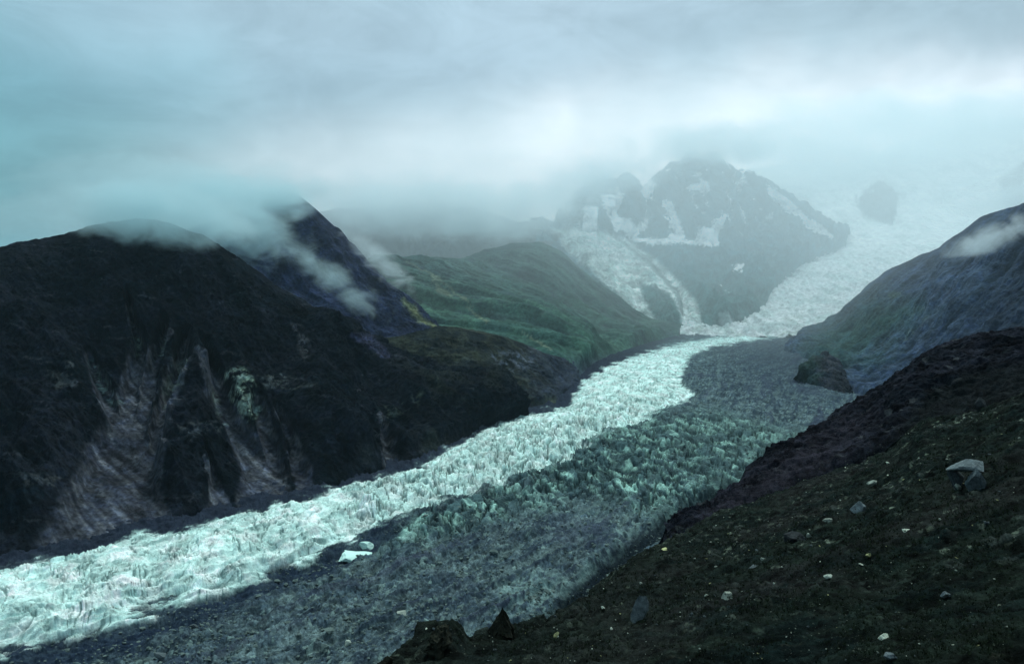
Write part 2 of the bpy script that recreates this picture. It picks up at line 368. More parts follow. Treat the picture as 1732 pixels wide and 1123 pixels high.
# everything beyond the left margin is moraine, dark
sdL = poly_sd(pxw, pyw, WHITE_UP+[(1400, 400), (-400, 400)])
cd = blendc(cd, ss(sdL, 0, 10)*.85, (.020, .028, .046)); cd = blendc(cd, ss(px, 1180, 1320)*ss(py, 720, 640)*.5, (.034, .048, .075))
cs = blendc(cs, tro2*.95, (.006, .011, .016)); cd = blendc(cd, tro2*.95, (.006, .011, .016))  # shadow line under the slope lip, painted near-black into both colours
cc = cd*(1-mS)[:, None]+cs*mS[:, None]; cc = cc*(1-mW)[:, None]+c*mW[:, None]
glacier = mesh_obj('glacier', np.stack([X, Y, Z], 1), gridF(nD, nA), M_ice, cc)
tag(glacier, kind='structure')
GH = Z.reshape(nD, nA); GP = np.stack([X, Y, Z], 1); px_g, py_g = px, py
def glacier_z(x, y):
    j = np.interp(math.atan2(x, y), azg, np.arange(nA)); i = np.interp(-1/y, -inv, np.arange(nD)); return float(GH[int(round(i)), int(round(j))])

# ================================================================ mountains
def build_mtn(name, rows, nc, nrs, back, mat, disp, paint, kind='structure', foot=False):
    G, crest = loft(rows, nc, nrs, back, foot)
    N = grid_normals(G); sh = G.shape
    P = G.reshape(-1, 3); Nn = N.reshape(-1, 3); px, py = proj(P)
    v = np.repeat(np.arange(sh[0])/crest, sh[1]); u = np.tile(np.linspace(0, 1, sh[1]), sh[0])
    dv = disp(P, px, py, u, v)
    dirn = Nn.copy()
    P = P+dirn*dv[:, None]; P[:, 2] = np.maximum(P[:, 2], -52)
    px, py = proj(P)
    c = paint(P, px, py, u, v)
    o = mesh_obj(name, P, gridF(sh[0], sh[1]), mat, c); tag(o, kind=kind); return o, P, sh

def slopecoords(P, ax):            # coordinate along the strike of the slope, for gullies that run straight down it
    return P[:, 0]*ax[0]+P[:, 1]*ax[1]

# ---- left mountain
CHUTES = [[(222, 520, 4.8), (232, 590, 10.4), (212, 680, 20.3), (190, 780, 48.4), (175, 870, 74.1), (160, 930, 93.6)],
          [(285, 560, 5.7), (262, 600, 13.3), (240, 680, 17.2), (215, 780, 35.1)],
          [(315, 580, 7.6), (290, 660, 15.2), (262, 740, 17.2), (235, 830, 31.2), (250, 900, 46.8)],
          [(150, 600, 7.6), (175, 660, 13.3), (200, 740, 17.2)],
          [(335, 590, 6.6), (365, 660, 15.2), (405, 730, 20.3), (440, 800, 32.8), (455, 870, 46.8)],
          [(440, 680, 11.4), (455, 760, 17.1), (470, 840, 20.3)],
          [(345, 770, 2.8), (362, 810, 6.6), (372, 850, 19), (370, 900, 26.5)],
          [(470, 690, 7.6), (500, 760, 11.4), (520, 830, 17.2)],
          [(640, 700, 4.8), (660, 760, 11.4), (670, 800, 19)]]
BUTT = [[(120, 560, 20), (90, 700, 50), (60, 850, 60)], [(330, 600, 14), (318, 700, 36), (325, 800, 48), (330, 850, 30)], [(560, 560, 40), (560, 700, 60), (590, 780, 50)]]
def l_disp(P, px, py, u, v):
    s = slopecoords(P, (.64, .77))
    gul = fbm(np.stack([s/120, v*1.1, P[:, 2]/900], 1), 5, .55, ridged=True)
    d_ = gul*38+fbm(P/260, 4)*50+fbm(P/45, 5, .6)*11+fbm(P/18, 4, .62, ridged=True)*8
    wob = fbm(P/110, 4); pxx = px+wob*22; ch = np.zeros(len(P))
    for L in CHUTES: ch = np.maximum(ch, lm(pxx, py, L, .5))
    bt = np.zeros(len(P))
    for L in BUTT: bt = np.maximum(bt, lm(pxx, py, L, .6))
    d_ = d_*(1-.72*ch)-24*ch*(1-.6*ss(py, 750, 880))+bt*22
    return d_*(.25+.75*ss(v, 0, .15))*(1-.75*ss(v, .86, 1))
def l_paint(P, px, py, u, v):
    n = fbm(P/90, 6, .62); n2 = fbm(P/22, 5, .62); n3 = fbm(P/300, 3)
    c = np.array([.0022, .0050, .0075])[None]*(1-ss(n, -.3, .3))[:, None]+np.array([.0085, .0110, .0160])[None]*ss(n, -.3, .3)[:, None]
    c = blendc(c, ss(n2, .3, .55)*.5, (.045, .048, .058))
    c = blendc(c, ss(px, 480, 700)*ss(n, -.1, .3)*.5*ss(n3, -.2, .2), (.020, .027, .016))
    wob = fbm(P/70, 4); wob2 = fbm(P/30, 4); pxx = px+wob*16+wob2*7; ch = np.zeros(len(P))
    for L in CHUTES: ch = np.maximum(ch, lm(pxx, py, L, .22))
    led = fbm(np.stack([slopecoords(P, (.64, .77))/60, P[:, 2]/7+n*2, v*0], 1), 4, .6)
    c = blendc(c, ss(led+n2*.4, .30, .5)*.55*(1-ch), (.040, .046, .052)); c = blendc(c, ss(-led+n*.3, .2, .5)*.5*(1-ch), (.0015, .003, .004))
    st = fbm(np.stack([slopecoords(P, (.64, .77))/11, v*2.0, v*0], 1), 4, .6)
    c = blendc(c, ch*.9*(1-.35*ss(px, 500, 560)), (.042, .047, .058)); c = blendc(c, ch*ss(st, -.05, .32)*.75, (.092, .101, .112))
    c = blendc(c, ch*ss(-st, .0, .35)*.75, (.014, .015, .020))
    # pale bleached outcrops
    for poly, col, k in [([(370, 625), (410, 620), (430, 645), (440, 690), (420, 720), (395, 680), (380, 650)], (.19, .26, .21), .95),
                         ([(148, 606), (160, 603), (180, 640), (200, 680), (190, 690), (160, 640)], (.13, .20, .19), .9),
                         ([(222, 568), (240, 566), (236, 598), (228, 600)], (.12, .17, .14), .9),
                         ([(270, 590), (285, 575), (280, 600), (262, 612)], (.12, .17, .15), .85),
                         ([(300, 605), (315, 600), (300, 660), (270, 690), (280, 650)], (.085, .115, .105), .8),
                         ([(430, 635), (470, 628), (500, 640), (540, 648), (500, 660), (450, 655)], (.07, .085, .08), .7),
                         ([(80, 610), (125, 615), (130, 650), (90, 660)], (.06, .07, .07), .7),
                         ([(490, 545), (510, 550), (530, 600), (515, 610)], (.07, .075, .08), .6),
                         ([(300, 715), (370, 705), (375, 730), (310, 740)], (.06, .07, .07), .6),
                         ([(40, 800), (100, 805), (95, 825), (45, 820)], (.06, .07, .07), .5),
                         ([(640, 690), (700, 670), (720, 660), (705, 690), (650, 705)], (.06, .08, .06), .6),
                         ([(355, 655), (372, 680), (385, 720), (375, 720)], (.13, .17, .15), .8)]:
        m = pm(pxx, py+wob2*10, poly, 4)*ss(n2+.5*fbm(P/7, 3)+.5*led, -.15, .20); c = blendc(c, m*k, col)
    c = blendc(c, lm(px+wob*20, py+wob*5, [(590, 565, 4), (620, 575, 10), (650, 600, 5)], .6)*.8, (.05, .055, .095))
    a1_, a2_, ai_ = worley(slopecoords(P, (.64, .77))/9+n2*2, P[:, 2]/6+n*3, 5); c = c*(1+1.0*(ai_-.4)*ss(a2_-a1_, .02, .25)+.9*fbm(P/6, 3, .65))[:, None]
    return c
left, LP, _ = build_mtn('mountain', [
    [(-560, 1000, 620), (-200, 990, 700), (0, 940, 850), (150, 915, 905), (300, 875, 985), (500, 838, 1080), (640, 795, 1190), (730, 765, 1290), (800, 730, 1420), (890, 700, 1600)],
    [(-560, 720, 1000), (0, 720, 1170), (150, 705, 1215), (300, 695, 1250), (500, 690, 1320), (640, 680, 1430), (750, 670, 1530), (850, 655, 1680)],
    [(-560, 560, 1250), (-200, 560, 1330), (0, 560, 1400), (150, 535, 1450), (300, 540, 1480), (450, 580, 1500), (600, 612, 1560), (700, 625, 1650), (800, 640, 1760)],
    [(-560, 470, 1600), (-200, 440, 1600), (0, 424, 1620), (80, 402, 1640), (130, 392, 1650), (185, 378, 1660), (250, 374, 1660), (300, 388, 1660), (345, 405, 1660), (400, 432, 1660), (460, 478, 1660), (520, 515, 1670),
     (570, 545, 1680), (620, 578, 1700), (670, 600, 1740), (720, 615, 1790)]],
    1000, [210, 180, 170], [(-200, 300, -60, 40), (-100, 600, -420, 40)], M_mtn, l_disp, l_paint, foot=True)

# ---- low rounded spur in front of the green valley side
def s_disp(P, px, py, u, v):
    return (fbm(P/150, 5, .55)*26+fbm(P/40, 4, .6, ridged=True)*9+fbm(P/15, 3)*3)*(1-.6*ss(v, .8, 1))*ss(v, 0, .12)
def s_paint(P, px, py, u, v):
    n = fbm(P/60, 6, .62); n2 = fbm(P/18, 5, .62)
    c = np.array([.012, .017, .018])[None]*(1-ss(n, -.3, .3))[:, None]+np.array([.030, .036, .026])[None]*ss(n, -.3, .3)[:, None]
    c = blendc(c, ss(n2, .3, .5)*.6, (.06, .07, .085))
    c = blendc(c, ss(px, 860, 960)*.8, (.034, .043, .062))
    c = blendc(c, pm(px, py, [(830, 600), (905, 590), (900, 625), (850, 625)], 14)*ss(n2, -.1, .3)*.8, (.10, .12, .15))
    c = blendc(c, ss(py, 660, 690)*ss(n, -.2, .2)*.7, (.055, .070, .035))
    return c
spur, _, _ = build_mtn('rocky_spur', [
    [(480, 760, 1500), (700, 745, 1520), (800, 716, 1500), (880, 695, 1600), (940, 680, 1720), (985, 640, 2050)],
    [(480, 660, 1750), (700, 635, 1780), (800, 620, 1800), (880, 640, 1850), (925, 645, 1930), (975, 625, 2150)],
    [(480, 600, 1900), (600, 585, 1900), (680, 567, 1930), (740, 551, 1960), (775, 553, 1980), (850, 572, 2000), (900, 592, 2050), (940, 603, 2120), (965, 608, 2250)]],
    520, [110, 90], [(60, 260, -40, 20), (60, 300, -160, 20)], M_mtn, s_disp, s_paint, foot=True)

# ---- cloud-wrapped peak behind
def c_disp(P, px, py, u, v):
    s = slopecoords(P, (.62, .78))
    return (fbm(np.stack([s/130, v*1.5, v*0], 1), 5, .55, ridged=True)*34+fbm(P/180, 5)*34+fbm(P/30, 4, .6, ridged=True)*7)*(1-.8*ss(v, .85, 1))
def c_paint(P, px, py, u, v):
    n = fbm(P/120, 6, .62)
    c = np.array([.014, .020, .040])[None]*(1-ss(n, -.3, .3))[:, None]+np.array([.032, .042, .078])[None]*ss(n, -.3, .3)[:, None]
    st = fbm(P/40, 4); c = blendc(c, lm(px+st*14, py, [(682, 508, 5), (695, 520, 7), (712, 540, 5), (735, 553, 3)], .7), (.17, .19, .10))
    return c
build_mtn('cloudy_peak', [
    [(100, 700, 1900), (400, 640, 1950), (600, 620, 2050), (700, 600, 2100), (800, 590, 2200)],
    [(140, 520, 2200), (400, 500, 2250), (560, 500, 2300), (650, 540, 2300), (770, 575, 2350)],
    [(160, 470, 2500), (250, 425, 2500), (330, 385, 2500), (400, 362, 2500), (450, 345, 2500), (478, 328, 2500), (500, 330, 2500), (512, 338, 2500), (528, 350, 2500), (545, 366, 2500), (562, 384, 2500), (572, 388, 2500), (578, 402, 2500), (590, 415, 2500), (604, 436, 2500),
     (625, 458, 2480), (660, 483, 2460), (700, 512, 2440), (735, 552, 2430), (765, 590, 2420)]],
    620, [140, 170], [(100, 500, -200, 30), (100, 500, -400, 12)], M_mtn, c_disp, c_paint)

# ---- green valley side
def g_disp(P, px, py, u, v):
    s = slopecoords(P, (.5, .86))
    return (fbm(np.stack([s/150, v*.8, v*0], 1), 5, .5, ridged=True)*50+fbm(P/300, 5)*30+fbm(P/50, 4)*8
            + lm(px, py, [(640, 450, 18), (760, 490, 30), (880, 545, 34), (980, 595, 20)], .9)*45)*(1-.8*ss(v, .85, 1))*ss(v, 0, .1)
def g_paint(P, px, py, u, v):
    n = fbm(P/160, 6, .6); n2 = fbm(P/45, 5, .6)
    c = np.array([.038, .088, .076])[None]*(1-ss(n, -.3, .3))[:, None]+np.array([.060, .135, .098])[None]*ss(n, -.3, .3)[:, None]
    c = blendc(c, ss(py, 520, 430)*.5+0*px, (.055, .095, .098))  # bluish distance haze mixed into the upper slope's colour
    c = blendc(c, ss(n2, .15, .45)*.5, (.04, .055, .08))
    wv = n2*14; sg = slopecoords(P, (.5, .86)); stg = fbm(np.stack([sg/28, v*1.1, v*0], 1), 5, .62)
    c = blendc(c, ss(stg, .05, .4)*.55, (.030, .042, .058)); c = blendc(c, ss(-stg, .1, .45)*.45, (.060, .100, .070))
    for L in [[(730, 465, 2), (745, 490, 4), (765, 500, 2)], [(790, 520, 1.5), (822, 545, 2)], [(690, 442, 1), (740, 470, 2), (800, 520, 1)], [(880, 560, 1), (930, 590, 2)]]:
        c = blendc(c, lm(px+wv, py, L, .8)*.8, (.16, .20, .14))
    c = blendc(c, ss(py-px*0, 585, 625)*ss(px, 930, 1000)*.85, (.045, .058, .085))
    return c
build_mtn('green_hillside', [
    [(560, 640, 2150), (700, 640, 2150), (860, 655, 2050), (930, 665, 1900), (975, 640, 2080), (1010, 612, 2400), (1060, 592, 2650), (1110, 578, 2950), (1150, 570, 3100)],
    [(560, 520, 2700), (700, 520, 2750), (830, 520, 2850), (920, 530, 2900), (1000, 550, 3000), (1070, 565, 3100), (1150, 570, 3200)],
    [(560, 452, 3100), (640, 441, 3100), (700, 437, 3150), (780, 440, 3250), (820, 424, 3400), (865, 414, 3500), (915, 412, 3500), (950, 428, 3480), (975, 452, 3450), (1020, 490, 3400), (1060, 520, 3350), (1100, 548, 3300), (1150, 570, 3250)]],
    700, [140, 170], [(-100, 500, -120, 20), (0, 600, -400, 10)], M_green, g_disp, g_paint, foot=True)

# ---- shadowed hill behind the green side
def e_disp(P, px, py, u, v): return (fbm(P/400, 5)*110+fbm(P/160, 4, .6, ridged=True)*40)*(1-.4*ss(v, .85, 1))
def e_paint(P, px, py, u, v):
    n = fbm(P/250, 5, .6); c = np.array([.02, .035, .05])[None]*(1-ss(n, -.3, .3))[:, None]+np.array([.05, .07, .08])[None]*ss(n, -.3, .3)[:, None]
    return blendc(c, ss(n, .35, .5)*ss(py, 400, 360), (.4, .5, .5))
build_mtn('far_hill', [
    [(420, 560, 3700), (700, 520, 3700), (1020, 500, 3900)],
    [(420, 380, 4500), (520, 362, 4500), (600, 352, 4500), (700, 350, 4500), (800, 352, 4500), (870, 375, 4500), (940, 395, 4500), (1020, 430, 4500)]],
    360, [150], [(0, 800, -300, 10), (0, 800, -500, 6)], M_far, e_disp, e_paint)

# ---- the main massif with its snow gullies and hanging glacier
SNOW = [[(1018, 330), (1045, 318), (1052, 335), (1040, 360), (1050, 370), (1068, 372), (1070, 385), (1095, 372), (1090, 390), (1078, 395), (1070, 405), (1052, 385), (1042, 388), (1030, 365)],
        [(990, 352), (1010, 352), (1008, 385), (985, 388)],
        [(1120, 335), (1135, 340), (1148, 375), (1158, 405), (1130, 408), (1138, 385)],
        [(1175, 410), (1185, 382), (1200, 388), (1222, 362), (1228, 365), (1215, 395), (1212, 410)],
        [(1065, 403), (1110, 405), (1140, 408), (1215, 408), (1215, 414), (1140, 413), (1075, 408)],
        [(1160, 318), (1195, 308), (1200, 322), (1175, 324)], [(1242, 450), (1258, 448), (1254, 457), (1244, 456)],
        [(1300, 318), (1335, 340), (1362, 368), (1395, 385), (1408, 400), (1380, 392), (1340, 360), (1305, 330)], [(1095, 300), (1108, 312), (1092, 340), (1085, 330)]]
HANG = [(935, 392), (985, 388), (1030, 392), (1070, 410), (1110, 440), (1150, 478), (1178, 512), (1186, 545), (1184, 566), (1150, 568), (1155, 530), (1140, 505), (1105, 485), (1082, 478), (1088, 505), (1105, 535), (1122, 555), (1095, 552), (1060, 510), (1010, 465), (965, 430)]
HANG2 = [(1215, 530), (1232, 528), (1246, 552), (1238, 562), (1222, 560)]
def m_disp(P, px, py, u, v):
    s = slopecoords(P, (.95, .1))
    hg = pm(px, py, HANG, 8)
    d_ = (fbm(np.stack([s/260, v*2.0, v*0], 1), 5, .55, ridged=True)*95+fbm(P/300, 5, .55, ridged=True)*60+fbm(P/70, 4, .6, ridged=True)*20)
    ic = fbm(P/34, 4, .6, ridged=True)*20
    dk = lm(px, py, [(1050, 405, 6), (1100, 450, 7), (1145, 500, 7), (1160, 555, 6)], .8)
    d_ = d_*(1-.8*hg)+hg*(ic+30-30*dk)
    return (d_+fbm(P/120, 4, .6, ridged=True)*30*ss(v, .7, 1))*(1-.60*ss(v, .90, 1))*ss(v, 0, .06)
def m_paint(P, px, py, u, v):
    n = fbm(P/200, 6, .62); n2 = fbm(P/60, 5, .62)
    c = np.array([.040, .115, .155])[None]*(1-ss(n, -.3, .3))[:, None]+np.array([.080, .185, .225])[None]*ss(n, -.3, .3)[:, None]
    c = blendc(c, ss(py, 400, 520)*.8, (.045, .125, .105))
    wx_, wy_ = n2*9, n*9
    sm = np.zeros(len(P))
    n4 = fbm(P/24, 4, .6); er = n2*8+n4*6+2.5
    for p in SNOW: sm = np.maximum(sm, ss(poly_sd(px+wx_, py+wy_, p)+er, -.5, 2.0))
    sm = np.maximum(sm, ss(n2+fbm(P/130, 4), .42, .55)*ss(py, 400, 330)*.9)
    sg = fbm(np.stack([slopecoords(P, (.95, .1))/34+n2*1.2, v*3.0, v*0], 1), 4, .6)
    sm = np.maximum(sm, ss(sg+.35*n, .27, .36)*ss(py, 408, 385)*ss(-(px-1290), -20, 30))
    c = blendc(c, sm, (1.0, 1.0, 1.0))
    hg = np.maximum(pm(px+wx_, py+wy_, HANG, 5), .7*pm(px+wx_, py, HANG2, 3))
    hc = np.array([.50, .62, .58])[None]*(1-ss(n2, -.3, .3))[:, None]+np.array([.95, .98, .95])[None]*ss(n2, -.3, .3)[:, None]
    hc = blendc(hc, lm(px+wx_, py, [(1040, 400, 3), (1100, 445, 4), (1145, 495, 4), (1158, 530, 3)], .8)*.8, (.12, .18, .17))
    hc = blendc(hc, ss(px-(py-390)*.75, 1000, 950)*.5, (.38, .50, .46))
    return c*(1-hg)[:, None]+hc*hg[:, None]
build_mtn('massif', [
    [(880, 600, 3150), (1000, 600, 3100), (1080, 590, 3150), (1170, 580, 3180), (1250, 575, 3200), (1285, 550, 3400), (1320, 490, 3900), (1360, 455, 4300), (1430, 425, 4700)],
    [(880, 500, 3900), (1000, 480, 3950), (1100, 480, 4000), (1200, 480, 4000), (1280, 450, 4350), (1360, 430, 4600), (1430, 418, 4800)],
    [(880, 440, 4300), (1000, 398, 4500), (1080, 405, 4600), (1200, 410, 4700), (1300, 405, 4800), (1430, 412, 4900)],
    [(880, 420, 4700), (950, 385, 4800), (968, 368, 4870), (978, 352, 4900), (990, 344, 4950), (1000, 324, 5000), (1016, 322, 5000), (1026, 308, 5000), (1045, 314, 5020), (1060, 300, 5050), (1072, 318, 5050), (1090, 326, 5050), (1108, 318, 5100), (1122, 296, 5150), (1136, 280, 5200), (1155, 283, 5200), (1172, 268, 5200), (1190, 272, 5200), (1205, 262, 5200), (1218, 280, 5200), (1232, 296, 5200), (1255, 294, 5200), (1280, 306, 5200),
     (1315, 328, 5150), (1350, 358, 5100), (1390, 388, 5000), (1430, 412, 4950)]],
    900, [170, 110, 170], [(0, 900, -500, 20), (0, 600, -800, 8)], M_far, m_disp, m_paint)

# ---- right icefall and snow wall
ROCKI = [(1450, 342), (1462, 322), (1485, 306), (1505, 312), (1522, 325), (1518, 350), (1508, 384), (1490, 374), (1465, 365), (1450, 352)]
def r_disp(P, px, py, u, v):
    low = ss(py, 380, 470)
    return fbm(P/600, 4)*90*(1-low)+fbm(np.stack([P[:, 0]/90, P[:, 1]/330, P[:, 2]/330], 1), 5, .6, ridged=True)*(20+14*low)+fbm(P/38, 4, .6, ridged=True)*7*low+pm(px, py, ROCKI, 5)*(25+fbm(P/60, 4, .6, ridged=True)*40)
def r_paint(P, px, py, u, v):
    n = fbm(P/120, 6, .62); n2 = fbm(P/40, 4, .6); low = ss(py, 400, 520)
    c = np.array([.66, .76, .74])[None]*(1-ss(n, -.3, .2))[:, None]+np.array([.88, .91, .91])[None]*ss(n, -.3, .2)[:, None]
    c = c*(1-low[:, None]*.20); c = blendc(c, low*ss(-fbm(np.stack([P[:, 0]/45, P[:, 1]/260, P[:, 2]/260], 1), 4, .6), .0, .4)*.5, (.28, .40, .36))
    c = blendc(c, ss(n+n2*.5, .12, .5)*ss(py, 480, 540)*.5, (.35, .46, .36))
    rk = np.maximum(pm(px+n2*10, py+n*10, ROCKI, 3), pm(px+n2*10, py+n*8, [(1690, 305), (1740, 270), (1900, 200), (1900, 380), (1700, 350)], 5))
    rk = np.maximum(rk, pm(px+n2*8, py, [(1446, 330), (1450, 328), (1449, 344), (1446, 344)], 2))
    rk = rk*(1-.8*ss(n2+n, .40, .6))
    return blendc(c, rk, (.05, .10, .125))
build_mtn('snow_face', [
    [(1150, 590, 3050), (1300, 580, 3050), (1400, 570, 3000), (1560, 560, 3000), (1900, 600, 2900)],
    [(1150, 530, 3500), (1300, 522, 3550), (1420, 510, 3600), (1600, 500, 3700), (1900, 480, 3800)],
    [(1150, 475, 4100), (1300, 468, 4150), (1420, 455, 4200), (1600, 430, 4400), (1900, 400, 4600)],
    [(1150, 425, 4800), (1300, 420, 4850), (1420, 400, 4950), (1600, 360, 5200), (1900, 300, 5500)],
    [(1150, 350, 5900), (1300, 320, 5950), (1420, 305, 6000), (1600, 265, 6100), (1900, 220, 6300)],
    [(1150, 300, 6800), (1300, 290, 6900), (1420, 280, 7000), (1560, 235, 7000), (1700, 205, 7000), (1900, 170, 6900)]],
    820, [60, 90, 80, 110, 80], [(0, 1500, -900, 16)], M_snow, r_disp, r_paint)

# ---- right-hand hill
def h_disp(P, px, py, u, v):
    s = slopecoords(P, (-.1, 1.0))
    g = fbm(np.stack([s/150, v*1.3, v*0], 1), 5, .55, ridged=True)
    return (g*36+fbm(P/220, 5)*36+fbm(P/35, 4, .6)*8)*(1-.8*ss(v, .85, 1))*ss(v, 0, .08)
def h_paint(P, px, py, u, v):
    n = fbm(P/130, 6, .62); n2 = fbm(P/32, 5, .62)
    s = slopecoords(P, (-.1, 1.0)); st = fbm(np.stack([s/30, v*1.5, v*0], 1), 5, .6)
    c = np.array([.028, .045, .072])[None]*(1-ss(n, -.3, .3))[:, None]+np.array([.052, .078, .118])[None]*ss(n, -.3, .3)[:, None]
    c = blendc(c, ss(st, .0, .35)*.6, (.075, .10, .15)); c = blendc(c, ss(-st, .05, .4)*.5, (.024, .040, .05))
    gr = pm(px+n*60, py+n2*20, [(1370, 560), (1480, 500), (1560, 520), (1480, 600), (1400, 630), (1350, 610)], 40)
    c = blendc(c, gr*.65, (.03, .085, .055))
    c = blendc(c, lm(px+n2*40, py+n*20, [(1575, 530, 8), (1550, 560, 9), (1530, 585, 5)], .9)*ss(n2, .0, .3)*.6, (.12, .16, .13))
    c = blendc(c, lm(px+n2*16, py, [(1505, 500, 5), (1520, 498, 5)], .6)*.5, (.10, .15, .10))
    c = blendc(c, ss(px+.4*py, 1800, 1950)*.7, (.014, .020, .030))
    return c
hill, _, _ = build_mtn('hill', [
    [(1325, 595, 2600), (1370, 612, 2400), (1400, 640, 2100), (1440, 665, 1880), (1490, 700, 1680), (1600, 780, 1350), (1760, 860, 1100), (1980, 900, 1000)],
    [(1345, 575, 2850), (1400, 585, 2600), (1460, 590, 2350), (1540, 590, 2100), (1640, 570, 1850), (1780, 560, 1600), (1980, 560, 1500)],
    [(1370, 566, 3100), (1390, 552, 3150), (1405, 545, 3100), (1430, 520, 3000), (1465, 486, 2850), (1500, 460, 2750), (1550, 436, 2650), (1590, 420, 2550), (1610, 404, 2500), (1660, 370, 2400), (1700, 355, 2300), (1732, 343, 2200), (1980, 240, 2050)]],
    760, [200, 190], [(300, 300, -60, 20), (500, 500, -200, 10)], M_mtn, h_disp, h_paint, foot=True)

# ---- brown moraine knoll at the foot of that hill
def k_disp(P, px, py, u, v): return (fbm(P/45, 5, .6)*20+fbm(P/14, 4, .6, ridged=True)*7)*ss(v, 0, .15)
def k_paint(P, px, py, u, v):
    n = fbm(P/25, 5, .6); c = np.array([.022, .028, .036])[None]*(1-ss(n, -.3, .3))[:, None]+np.array([.045, .050, .058])[None]*ss(n, -.3, .3)[:, None]
    return blendc(c, ss(px+n*25, 1400, 1370)*.8, (.028, .055, .045))
build_mtn('moraine_knoll', [
    [(1340, 645, 1950), (1380, 655, 1900), (1410, 665, 1850), (1445, 668, 1840)],
    [(1350, 625, 2050), (1375, 618, 2060), (1400, 628, 2040), (1425, 640, 1990), (1440, 662, 1900)],
    [(1358, 618, 2150), (1375, 605, 2150), (1395, 603, 2140), (1415, 612, 2120), (1428, 640, 2060), (1440, 660, 1950)]],
    160, [50, 30], [(20, 60, -10, 8), (20, 100, -80, 8)], M_mtn, k_disp, k_paint, foot=True)

# ---- steep scree spur, right middle distance
def a2_disp(P, px, py, u, v):
    s = slopecoords(P, (.3, .9))
    return (fbm(np.stack([s/26, v*1.6, v*0], 1), 5, .6, ridged=True)*5+fbm(P/40, 5, .6)*7+fbm(P/8, 5, .62, ridged=True)*2.6)*(1-.3*ss(v, .9, 1))
def a2_paint(P, px, py, u, v):
    n = fbm(P/18, 6, .62); n2 = fbm(P/4.5, 4, .62)
    c = np.array([.0065, .0090, .013])[None]*(1-ss(n, -.3, .3))[:, None]+np.array([.0145, .0165, .024])[None]*ss(n, -.3, .3)[:, None]
    a1_, a2_, ai_ = worley(P[:, 0]/2.2, P[:, 1]/3.0+P[:, 2]/3, 3); c = c*(1+1.5*(ai_-.45)*ss(a2_-a1_, .02, .2))[:, None]; c = blendc(c, (ai_ > .95)*.5, (.06, .07, .07))
    c = blendc(c, ss(n2, .3, .55)*.6, (.045, .045, .055))
    c = blendc(c, pm(px+n*30, py, [(1180, 880), (1300, 780), (1420, 705), (1480, 700), (1400, 790), (1280, 860)], 25)*.7, (.026, .025, .034))
    return blendc(c, pm(px+n*30, py+n*20, [(1500, 760), (1560, 660), (1640, 625), (1780, 610), (1780, 720)], 14)*.8, (.007, .010, .010))  # deep shade of the gully painted near-black into the scree
build_mtn('scree_spur', [
    [(1120, 960, 230), (1200, 930, 230), (1400, 850, 240), (1600, 780, 230), (1760, 740, 220), (2050, 700, 210)],
    [(1130, 925, 250), (1220, 880, 262), (1400, 770, 290), (1560, 690, 290), (1740, 640, 280), (2050, 600, 270)],
    [(1140, 905, 270), (1200, 862, 280), (1250, 826, 295), (1300, 790, 310), (1350, 752, 325), (1400, 716, 340), (1430, 698, 350), (1480, 668, 360), (1510, 648, 360), (1535, 622, 355), (1560, 602, 350), (1610, 575, 345), (1680, 566, 335), (1750, 555, 325), (2050, 500, 300)]],
    760, [90, 190], [(-40, 60, -110, 30), (-60, 60, -250, 20)], M_spur, a2_disp, a2_paint)

# ---- the near slope the photographer stands on
def a1_disp(P, px, py, u, v):
    d_ = fbm(P/22, 5, .55)*2.0*ss(P[:, 1], 8, 50)+fbm(P/5, 5, .6)*.95*ss(P[:, 1], 4, 25)+fbm(P/1.6, 4, .65, ridged=True)*.30*ss(P[:, 1], 4, 15)
    a1_, a2_, ai_ = worley(P[:, 0]/1.15, P[:, 1]/1.5, 3); b1_, b2_, bi_ = worley(P[:, 0]/.5, P[:, 1]/.7, 13)
    d_ += ss(a2_-a1_, .02, .3)*(ai_ > .80)*.30*ai_*ss(P[:, 1], 25, 50)+ss(b2_-b1_, .02, .3)*(bi_-.3)*.12*ss(P[:, 1], 4, 15)
    d_ += lm(px, py, [(735, 1085, 26), (765, 1100, 20)], .9)*1.5
    return d_
def a1_paint(P, px, py, u, v):
    n = fbm(P/7, 6, .62); n2 = fbm(P/1.6, 4, .62); n3 = fbm(P/30, 3)
    c = np.array([.0030, .0066, .0066])[None]*(1-ss(n, -.3, .3))[:, None]+np.array([.0080, .0125, .0100])[None]*ss(n, -.3, .3)[:, None]
    a1_, a2_, ai_ = worley(P[:, 0]/1.15, P[:, 1]/1.5, 3); b1_, b2_, bi_ = worley(P[:, 0]/.5, P[:, 1]/.7, 13); cs_ = fbm(P/12, 4)
    c = blendc(c, ss(a2_-a1_, .04, .2)*(ai_ > .86)*ss(cs_, -.2, .2)*.7*ss(P[:, 1], 30, 55), (.030, .038, .036)); c = c*(1+1.2*(bi_-.45)*ss(b2_-b1_, .02, .2))[:, None]
    c = blendc(c, ss(b2_-b1_, .05, .2)*(bi_ > .955)*ss(cs_, -.25, .15)*.8*ss(P[:, 1], 30, 60), (.10, .125, .10))
    c = blendc(c, ss(n3+n*.4, .0, .35)*.5, (.014, .014, .015))
    c = blendc(c, ss(n2, .34, .6)*.5, (.045, .048, .036))
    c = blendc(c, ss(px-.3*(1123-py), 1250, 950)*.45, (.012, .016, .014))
    return c
